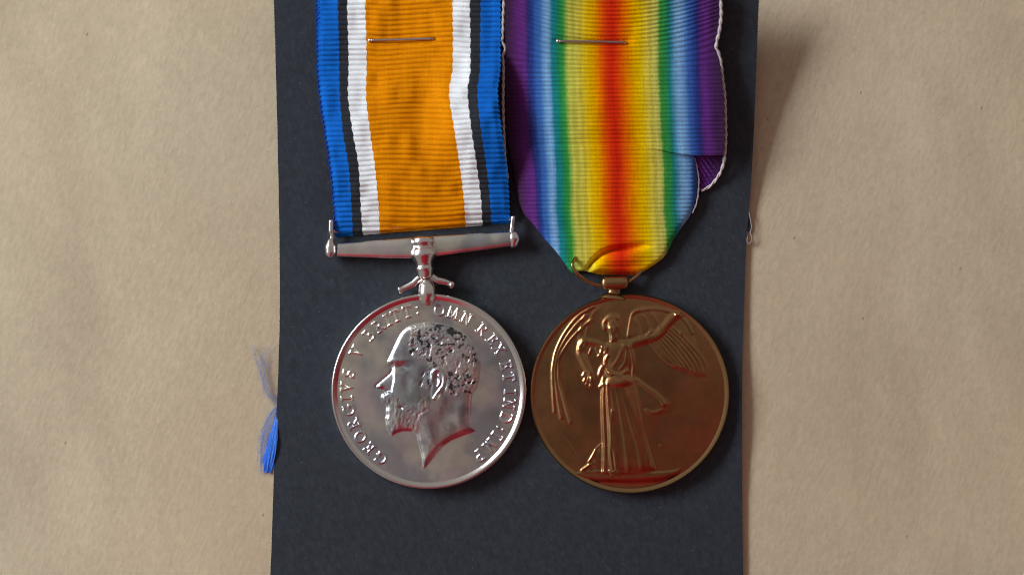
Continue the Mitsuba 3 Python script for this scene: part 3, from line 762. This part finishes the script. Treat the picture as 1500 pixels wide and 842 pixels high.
STR = [('blue_stripe', 'm_blue', 0, 1, 26), ('black_stripe', 'm_black', 1, 2, 10), ('white_stripe', 'm_white', 2, 3, 22), ('orange_centre', 'm_orange', 3, 4, 80), ('white_stripe_001', 'm_white', 4, 5, 22),
       ('black_stripe_001', 'm_black', 5, 6, 10), ('blue_stripe_001', 'm_blue', 6, 7, 26)]
for name, mat, a, b, n in STR:
    s_ = np.linspace(0, 1, n)
    fa, fb = (EDGES[a, 1] - 464) / 269, (EDGES[b, 1] - 464) / 269
    fr = np.repeat((fa + (fb - fa) * s_)[None], len(RT), 0)
    py = np.stack([ribbon_rows(q) for q in fr[0]], 1)
    px = edge_f[a](py) * (1 - s_) + edge_f[b](py) * s_
    tt = np.repeat(RT[:, None], n, 1)
    z, ph = ribbon1_z(px, py, fr, tt)
    # the weft pulls the edges into small scallops
    sc = 0.9 * np.cos(2 * np.pi * ph) + 1.6 * (nz(py / 14, px * 0 + a, 4, 2) - .5)
    if a == 0:
        px = px - sc * sst(0.25, 0.0, s_)[None]
    if b == 7:
        px = px + sc * sst(0.75, 1.0, s_)[None]
    jag = 0.45 * np.sign(np.cos(2 * np.pi * ph * 0.5))
    if a in (1, 2, 3, 4, 5, 6):
        px = px + jag * sst(0.15, 0.0, s_)[None]
    if b in (1, 2, 3, 4, 5, 6):
        px = px + jag * sst(0.85, 1.0, s_)[None]
    v, f, uv = shell(P(px, py, z), 0.4, np.stack([px, py], -1))
    add('orange_striped_ribbon__' + name, v, f, mat, smooth=True, uv=uv)
labels['orange_striped_ribbon'] = {'label': 'ribbed ribbon with orange centre and white, black and blue edge stripes', 'category': 'ribbon'}
# blue selvedge loops along its left edge
rng = np.random.default_rng(5)
loops = []
yy = np.arange(-10, 335, RIB)
for y in yy:
    e = float(edge_f[0](y))
    z = float(zc(e, y)) + 1.35
    z += 1.0 * math.exp(-((y - 210) / 90) ** 2) * 0.55
    c = curve([(e + 5, y - 1, z + .15), (e + 0.5, y + 0.5 + rng.uniform(-.6, .6), z + .12), (e - 1.6 + rng.uniform(-.8, .8), y + 4, z - .1), (e + 1, y + 7.5, z - .2), (e + 5, y + 8, z - .1)], 12)
    loops.append(tube(P(c[:, 0], c[:, 1], c[:, 2]), 1.25 * S, sides=6))
v, f = join(loops)
scene['m_blue_dark'] = woven((0.012, 0.05, 0.33), (0.008, 0.03, 0.22))
add('orange_striped_ribbon__selvedge', v, f, 'm_blue_dark', smooth=True, uv=v[:, :2] * 8)

# ------------------------------------------------------------------ rainbow ribbon
left_f = PchipInterpolator([-16, 60, 72, 84, 150, 215, 245, 265, 285, 300, 315, 326, 340, 352, 369, 385, 398, 404], [741, 740, 742, 740, 741, 744, 749, 752, 757, 761.5, 769, 779, 790, 800, 815, 827, 836, 844])
right_up = PchipInterpolator([-16, 0, 20, 45, 66, 80, 100, 150, 200, 232], [1055, 1054.5, 1055, 1052, 1048.5, 1051, 1055, 1060, 1061, 1059])
right_lo = PchipInterpolator([229, 245, 262, 280, 294, 319, 333, 344, 351, 365, 377, 386, 395, 404], [1016.5, 1020, 1022, 1021.5, 1020, 1009, 998.5, 991.5, 986.5, 980, 972, 961, 947, 934])
NR, NCOL = 640, 190
rows = np.linspace(-16, 402.5, NR)
ss = np.linspace(0, 1, NCOL)
up = rows < 228
xl = left_f(rows)
xr = np.where(up, right_up(np.minimum(rows, 232)), right_lo(np.maximum(rows, 229)))
px = xl[:, None] * (1 - ss) + xr[:, None] * ss
py = np.repeat(rows[:, None], NCOL, 1)
# the crease is not level: it starts in the yellow and runs down to the right
py = py + np.where(up, 1, 1)[:, None] * 0.0 - 14 * np.exp(-((py - 228) / 26) ** 2) * sst(1020, 925, px)
# the bottom edge sinks towards the left where the ring is
py = py - 6.0 * sst(380, 402, py) * sst(886, 850, px) * sst(838, 850, px)
shift = np.interp(py, [0, 100, 190, 230, 250, 306, 335, 365, 402], [0, 0, 4, 6.5, 8, 8, 11, 13, 14])
shift = shift + np.interp(py, [215, 250, 306, 345], [0, 6, 10, 12]) * sst(812, 770, px)
uu = px - shift
# colour follows the edge where the cloth is turned under at the right below the crease
sR, sL = (1 - ss)[None], ss[None]
wpx = (xr - xl)[:, None]
ph2 = (py + 0.0014 * (px - 895) ** 2 * sst(120, 30, py) * np.where(px < 895, 1, .8) + 0.010 * px + 1.2 * (nz(px / 40, py / 40, 18, 2) - .5)) / 6.0
crease_w = sst(925, 1010, px)
z = zc(px, py) + 1.7
z = z + 1.3 * np.exp(-((py - 160) / 70) ** 2) * sst(775, 860, px)
z -= 1.5 * np.exp(-((px - 746) / 26) ** 2 - ((py - 170) / 62) ** 2)
z += np.where(up[:, None], 0.8 * crease_w * np.exp(-np.clip(228 - rows, 0, 999)[:, None] / 45), 0) - np.where(up[:, None], 0, 0.25 * crease_w * np.exp(-np.clip(rows - 228, 0, 999)[:, None] / 14))
z += np.where(up[:, None], 0, 0.9 * np.exp(-((py - 300) / 75) ** 2) * np.clip(np.sin(np.pi * ss[None]), 0, 1) ** 0.6)
# rounding at folded edges below
fold = sst(225, 255, py)
z -= 0.75 * fold * (np.exp(-sL * wpx / 4.0) + np.exp(-sR * wpx / 4.0))
# roll over the ring, with a deep valley above it
vpts = np.array(curve([(855, 401), (863, 390), (872, 380), (884, 371), (900, 366), (922, 363), (944, 360)], 60))
vy = np.interp(px, vpts[:, 0], vpts[:, 1])
vw = sst(850, 868, px) * sst(965, 915, px)
z -= 1.6 * vw * np.exp(-((py - vy) / 5.0) ** 2)
z += 0.75 * vw * np.exp(-((py - vy - 15) / 11) ** 2)
z -= 1.3 * sst(393, 402.5, py) ** 2
z -= 0.35 * np.exp(-((py - 61) / 6) ** 2) * sst(805, 820, px) * sst(930, 914, px)
z += 0.35 * (nz(px / 26, py / 50, 71, 2) - 0.5)
z += (0.10 + 0.05 * sst(130, 20, py)) * rib_profile(ph2) * (0.75 + 0.5 * nz(px / 22, py / 22, 90, 2))
z -= 2.0 * sst(-10, -16, py)
v, f, uv = shell(P(px, py, z), 0.4, np.stack([uu, py], -1))
add('rainbow_ribbon__woven_band', v, f, 'm_rainbow', smooth=True, uv=uv)
# the corner of its right edge, tucked under below the crease
q = np.linspace(0, 1, 60)
w_ = np.linspace(0, 1, 40)
edge_r = PchipInterpolator([222, 234, 248, 259, 268, 275, 279], [1060.5, 1060, 1056, 1050.5, 1043.5, 1035, 1026])
ry = 222 + 57 * q
inner = np.interp(ry, [222, 235, 262, 279], [1008, 1012, 1014, 1012])
px = inner[:, None] * (1 - w_) + edge_r(ry)[:, None] * w_
py = np.repeat(ry[:, None], 40, 1)
zz = zc(px, py) + 1.15 - 0.6 * sst(0, 1, q)[:, None] + 0.16 * np.cos((px - py * 0.75) * 2 * np.pi / 8.0) * sst(0, .25, q)[:, None] * sst(0.95, .5, w_)[None] + 0.1 * rib_profile(py / 6.0)
v, f, uv = shell(P(px, py, zz), 0.35, np.stack([1026 + (px - 1015) * 0.55, py], -1))
add('rainbow_ribbon__folded_corner', v, f, 'm_rainbow', smooth=True, uv=uv)


def cord(path, zoff, r=0.15, pitch=24.0, rad=1.35, zfun=None):
    """A two-strand twisted cord along photograph points."""
    c = curve(path, 400)
    ln = np.r_[0, np.cumsum(np.hypot(*np.diff(c[:, :2], axis=0).T))]
    z = zc(c[:, 0], c[:, 1]) + zoff if zfun is None else zfun(c)
    mid = P(c[:, 0], c[:, 1], z)
    tan = np.gradient(mid, axis=0)
    tan /= np.linalg.norm(tan, axis=1, keepdims=True)
    side = np.cross(tan, [0, 0, 1.0])
    side /= np.linalg.norm(side, axis=1, keepdims=True)
    upv = np.cross(side, tan)
    out = []
    for k in (0, np.pi):
        a = ln / pitch * 2 * np.pi + k
        out.append(tube(mid + rad * S * (side * np.cos(a)[:, None] + upv * np.sin(a)[:, None]), r, sides=8))
    return join(out)


rp = [(1056.5, -16), (1056, 0), (1056.5, 20), (1054, 45), (1050, 62), (1049, 69), (1053, 79), (1056, 92), (1058, 110), (1062, 150), (1063, 200), (1061, 234), (1057, 249), (1051, 260), (1044, 269), (1036, 275.5), (1027, 279)]
v, f = cord(rp, 1.75, r=0.19, rad=1.0, zfun=lambda c: zc(c[:, 0], c[:, 1]) + 1.95 - 1.3 * sst(225, 279, c[:, 1]))
add('rainbow_ribbon__edge_cord', v, f, 'm_cord', smooth=True)
lp = [(737.5, -16), (738, 0), (737, 30), (736.5, 52), (735.5, 60), (740, 71), (736.5, 83), (737.5, 100), (737, 150), (738, 190), (740, 232), (744, 262)]
v, f = cord(lp, 1.5, r=0.16, rad=0.9)
add('rainbow_ribbon__edge_cord_001', v, f, 'm_cord', smooth=True)
v, f = cord([(1017, 231), (1021, 247), (1023.5, 264), (1023, 280), (1021, 294), (1014, 312)], 1.2, r=0.10, rad=0.6)
add('rainbow_ribbon__edge_cord_002', v, f, 'm_cord', smooth=True)
labels['rainbow_ribbon'] = {'label': 'rainbow coloured ribbed ribbon folded to a point above the gilt medal', 'category': 'ribbon'}

# the ribbon's cut end with its cord, seen past the card's right edge
c = curve([(1092, 296, .2), (1096.5, 308, .5), (1099, 320, .6), (1101, 333, .5), (1099, 341, .4), (1101, 347, .6), (1100.5, 354, .5), (1096.5, 357.5, .4), (1094.5, 352, .5), (1096, 346, .7)], 90)
v, f = tube(P(c[:, 0], c[:, 1], c[:, 2] + 0.15), 0.10, sides=8)
scene['m_pale'] = two({'type': 'diffuse', 'reflectance': rgb(0.33, 0.27, 0.25)})
add('loose_thread__cord', v, f, 'm_pale', smooth=True)
q = np.linspace(0, 1, 14)
ry = 312 + 27 * q
px = np.array([1088 + 0 * ry, 1097.6 + 2.6 * np.sin(np.pi * q * 0.8)]).T
px = px[:, :1] * (1 - np.linspace(0, 1, 8)) + px[:, 1:] * np.linspace(0, 1, 8)
pyy = np.repeat(ry[:, None], 8, 1)
v, f, uv = shell(P(px, pyy, 0.35 + 0.05 * rib_profile(pyy / 6)), 0.2, np.stack([px, pyy], -1))
add('loose_thread__dark_scrap', v, f, 'm_black', smooth=True, uv=uv)
labels['loose_thread'] = {'label': 'pale thread end with a dark scrap poking past the right edge of the card', 'category': 'thread'}

# ------------------------------------------------------------------ staples
for key, a, b, lab, zz in [('staple', (541, 59.5), (636, 57), 'thin steel staple through the orange ribbon', 'o'), ('staple_001', (816.5, 60.5), (917, 62.5), 'thin steel staple through the rainbow ribbon', 'r')]:
    n = 40
    q = np.linspace(0, 1, n)
    x, y = a[0] + (b[0] - a[0]) * q, a[1] + (b[1] - a[1]) * q
    zt = zc(x, y).max() * 0 + zc(x, y) + (2.0 if zz == 'o' else 2.05)
    pts = np.vstack([[x[0] - .2, y[0], zt[0] - 2.2], [x[0], y[0], zt[0] - .5], np.stack([x, y, zt], 1)[1:-1], [x[-1], y[-1], zt[-1] - .5], [x[-1] + .2, y[-1], zt[-1] - 2.2]])
    v, f = tube(P(pts[:, 0], pts[:, 1], pts[:, 2]), 0.235, sides=10)
    add(key + '__crown', v, f, 'm_steel', smooth=50)
    v, f = ellipsoid(P(a[0] + 1, a[1], zt[0]), (0.34, 0.36, 0.26), 3)
    add(key + '__bent_end', v, f, 'm_steel', smooth=True)
    labels[key] = {'label': lab, 'category': 'staple', 'group': 'staples holding the ribbons to the card'}

# ------------------------------------------------------------------ blue thread tuft at the card's left edge
rng = np.random.default_rng(11)
st = []
for k in range(130):
    u = rng.uniform(0, 1)
    x0, y0 = 407.5 + rng.uniform(-1.5, 2), 596 + rng.uniform(0, 14)
    xm, ym = 394 + 11.5 * u + rng.normal(0, .8), 645 + rng.uniform(-6, 6)
    x1, y1 = 385.5 + 12.5 * u + rng.normal(0, 1.0), 688 + rng.uniform(-16, 5)
    c = curve([(x0 + 3, y0 - 16, 0.1), (x0, y0, .25), (xm, ym, .35 + rng.uniform(0, .7)), (x1, y1, .15 + rng.uniform(0, .5))], 16)
    c[:, :2] += np.cumsum(rng.normal(0, .10, (16, 2)), 0)
    st.append(tube(P(c[:, 0], c[:, 1], c[:, 2]), rng.uniform(.03, .085), sides=5))
scene['m_thread_pale'] = two({'type': 'principled', 'base_color': rgb(0.06, 0.27, 0.85), 'roughness': 0.5, 'sheen': 0.4})
v, f = join(st[::2])
add('blue_thread_tuft__bundle', v, f, 'm_thread', smooth=True)
v, f = join(st[1::2])
add('blue_thread_tuft__bundle_001', v, f, 'm_thread_pale', smooth=True)
st = []
for k in range(80):
    kind = rng.uniform()
    if kind < 0.5:
        x1, y1 = rng.choice([372, 386, 398]) + rng.normal(0, 3.5), rng.uniform(500, 530)
        c = [(407, 588 + rng.uniform(-8, 12), .2), (391 + rng.normal(0, 4), 572 + rng.normal(0, 6), .6), (385 + rng.normal(0, 4), 545, .6), (x1, y1, .4)]
    else:
        x1, y1 = 382 + rng.normal(0, 4.5), 668 + rng.uniform(-30, 30)
        c = [(408, 594, .2), (396 + rng.normal(0, 2.5), 612 + rng.normal(0, 4), .6), (388 + rng.normal(0, 3), 635, .6), (x1, y1, .3)]
    c = curve(c, 24)
    c[:, :2] += np.cumsum(rng.normal(0, .12, (24, 2)), 0)
    st.append(tube(P(c[:, 0], c[:, 1], c[:, 2]), rng.uniform(0.008, 0.015), sides=4))
v, f = join(st)
add('blue_thread_tuft__wisps', v, f, 'm_wisp', smooth=True)
labels['blue_thread_tuft'] = {'label': 'frayed tuft of bright blue thread at the left edge of the card', 'category': 'thread'}

# ------------------------------------------------------------------ the jumper that the polished metal mirrors
import manifold3d as m3


def ball(c, r):
    return m3.Manifold.sphere(r, 40).translate(tuple(map(float, c)))


torso = m3.Manifold.batch_hull([ball((-60, -470, 150), 130), ball((210, -450, 150), 130), ball((-60, -400, 560), 120), ball((260, -360, 560), 120), ball((110, -290, 600), 130)])
sleeve = m3.Manifold.batch_hull([ball((300, -330, 560), 110), ball((410, -70, 250), 95)]) + m3.Manifold.batch_hull([ball((410, -70, 250), 95), ball((180, -75, 375), 60)])
jm = (torso + sleeve).refine_to_length(30).to_mesh()
tm = trimesh.Trimesh(jm.vert_properties[:, :3], jm.tri_verts)
trimesh.smoothing.filter_taubin(tm, iterations=12)
add('jumper', tm.vertices, tm.faces, 'm_wool', smooth=True)
# the small black camera that takes the picture, over the medals and out of its own sight
b = m3.Manifold.batch_hull([ball((x, y, z), 8) for x in (-22, 84) for y in (-74, 4) for z in (313, 326)])
bm_ = b.to_mesh()
scene['m_plastic'] = {'type': 'principled', 'base_color': rgb(0.055, 0.012, 0.012), 'roughness': 0.5}
add('small_camera__body', bm_.vert_properties[:, :3], bm_.tri_verts, 'm_plastic', smooth=50)
v, f = tube([(0, 0, 309), (0, 0, 305.5)], [12, 11.5], sides=40)
add('small_camera__lens_barrel', v, f, 'm_plastic', smooth=50)
labels['small_camera'] = {'label': 'small dark red camera held over the medals, mirrored in the gilt one', 'category': 'camera'}
labels['jumper'] = {'label': 'red woollen jumper mirrored in the polished relief of the medals', 'category': 'jumper'}
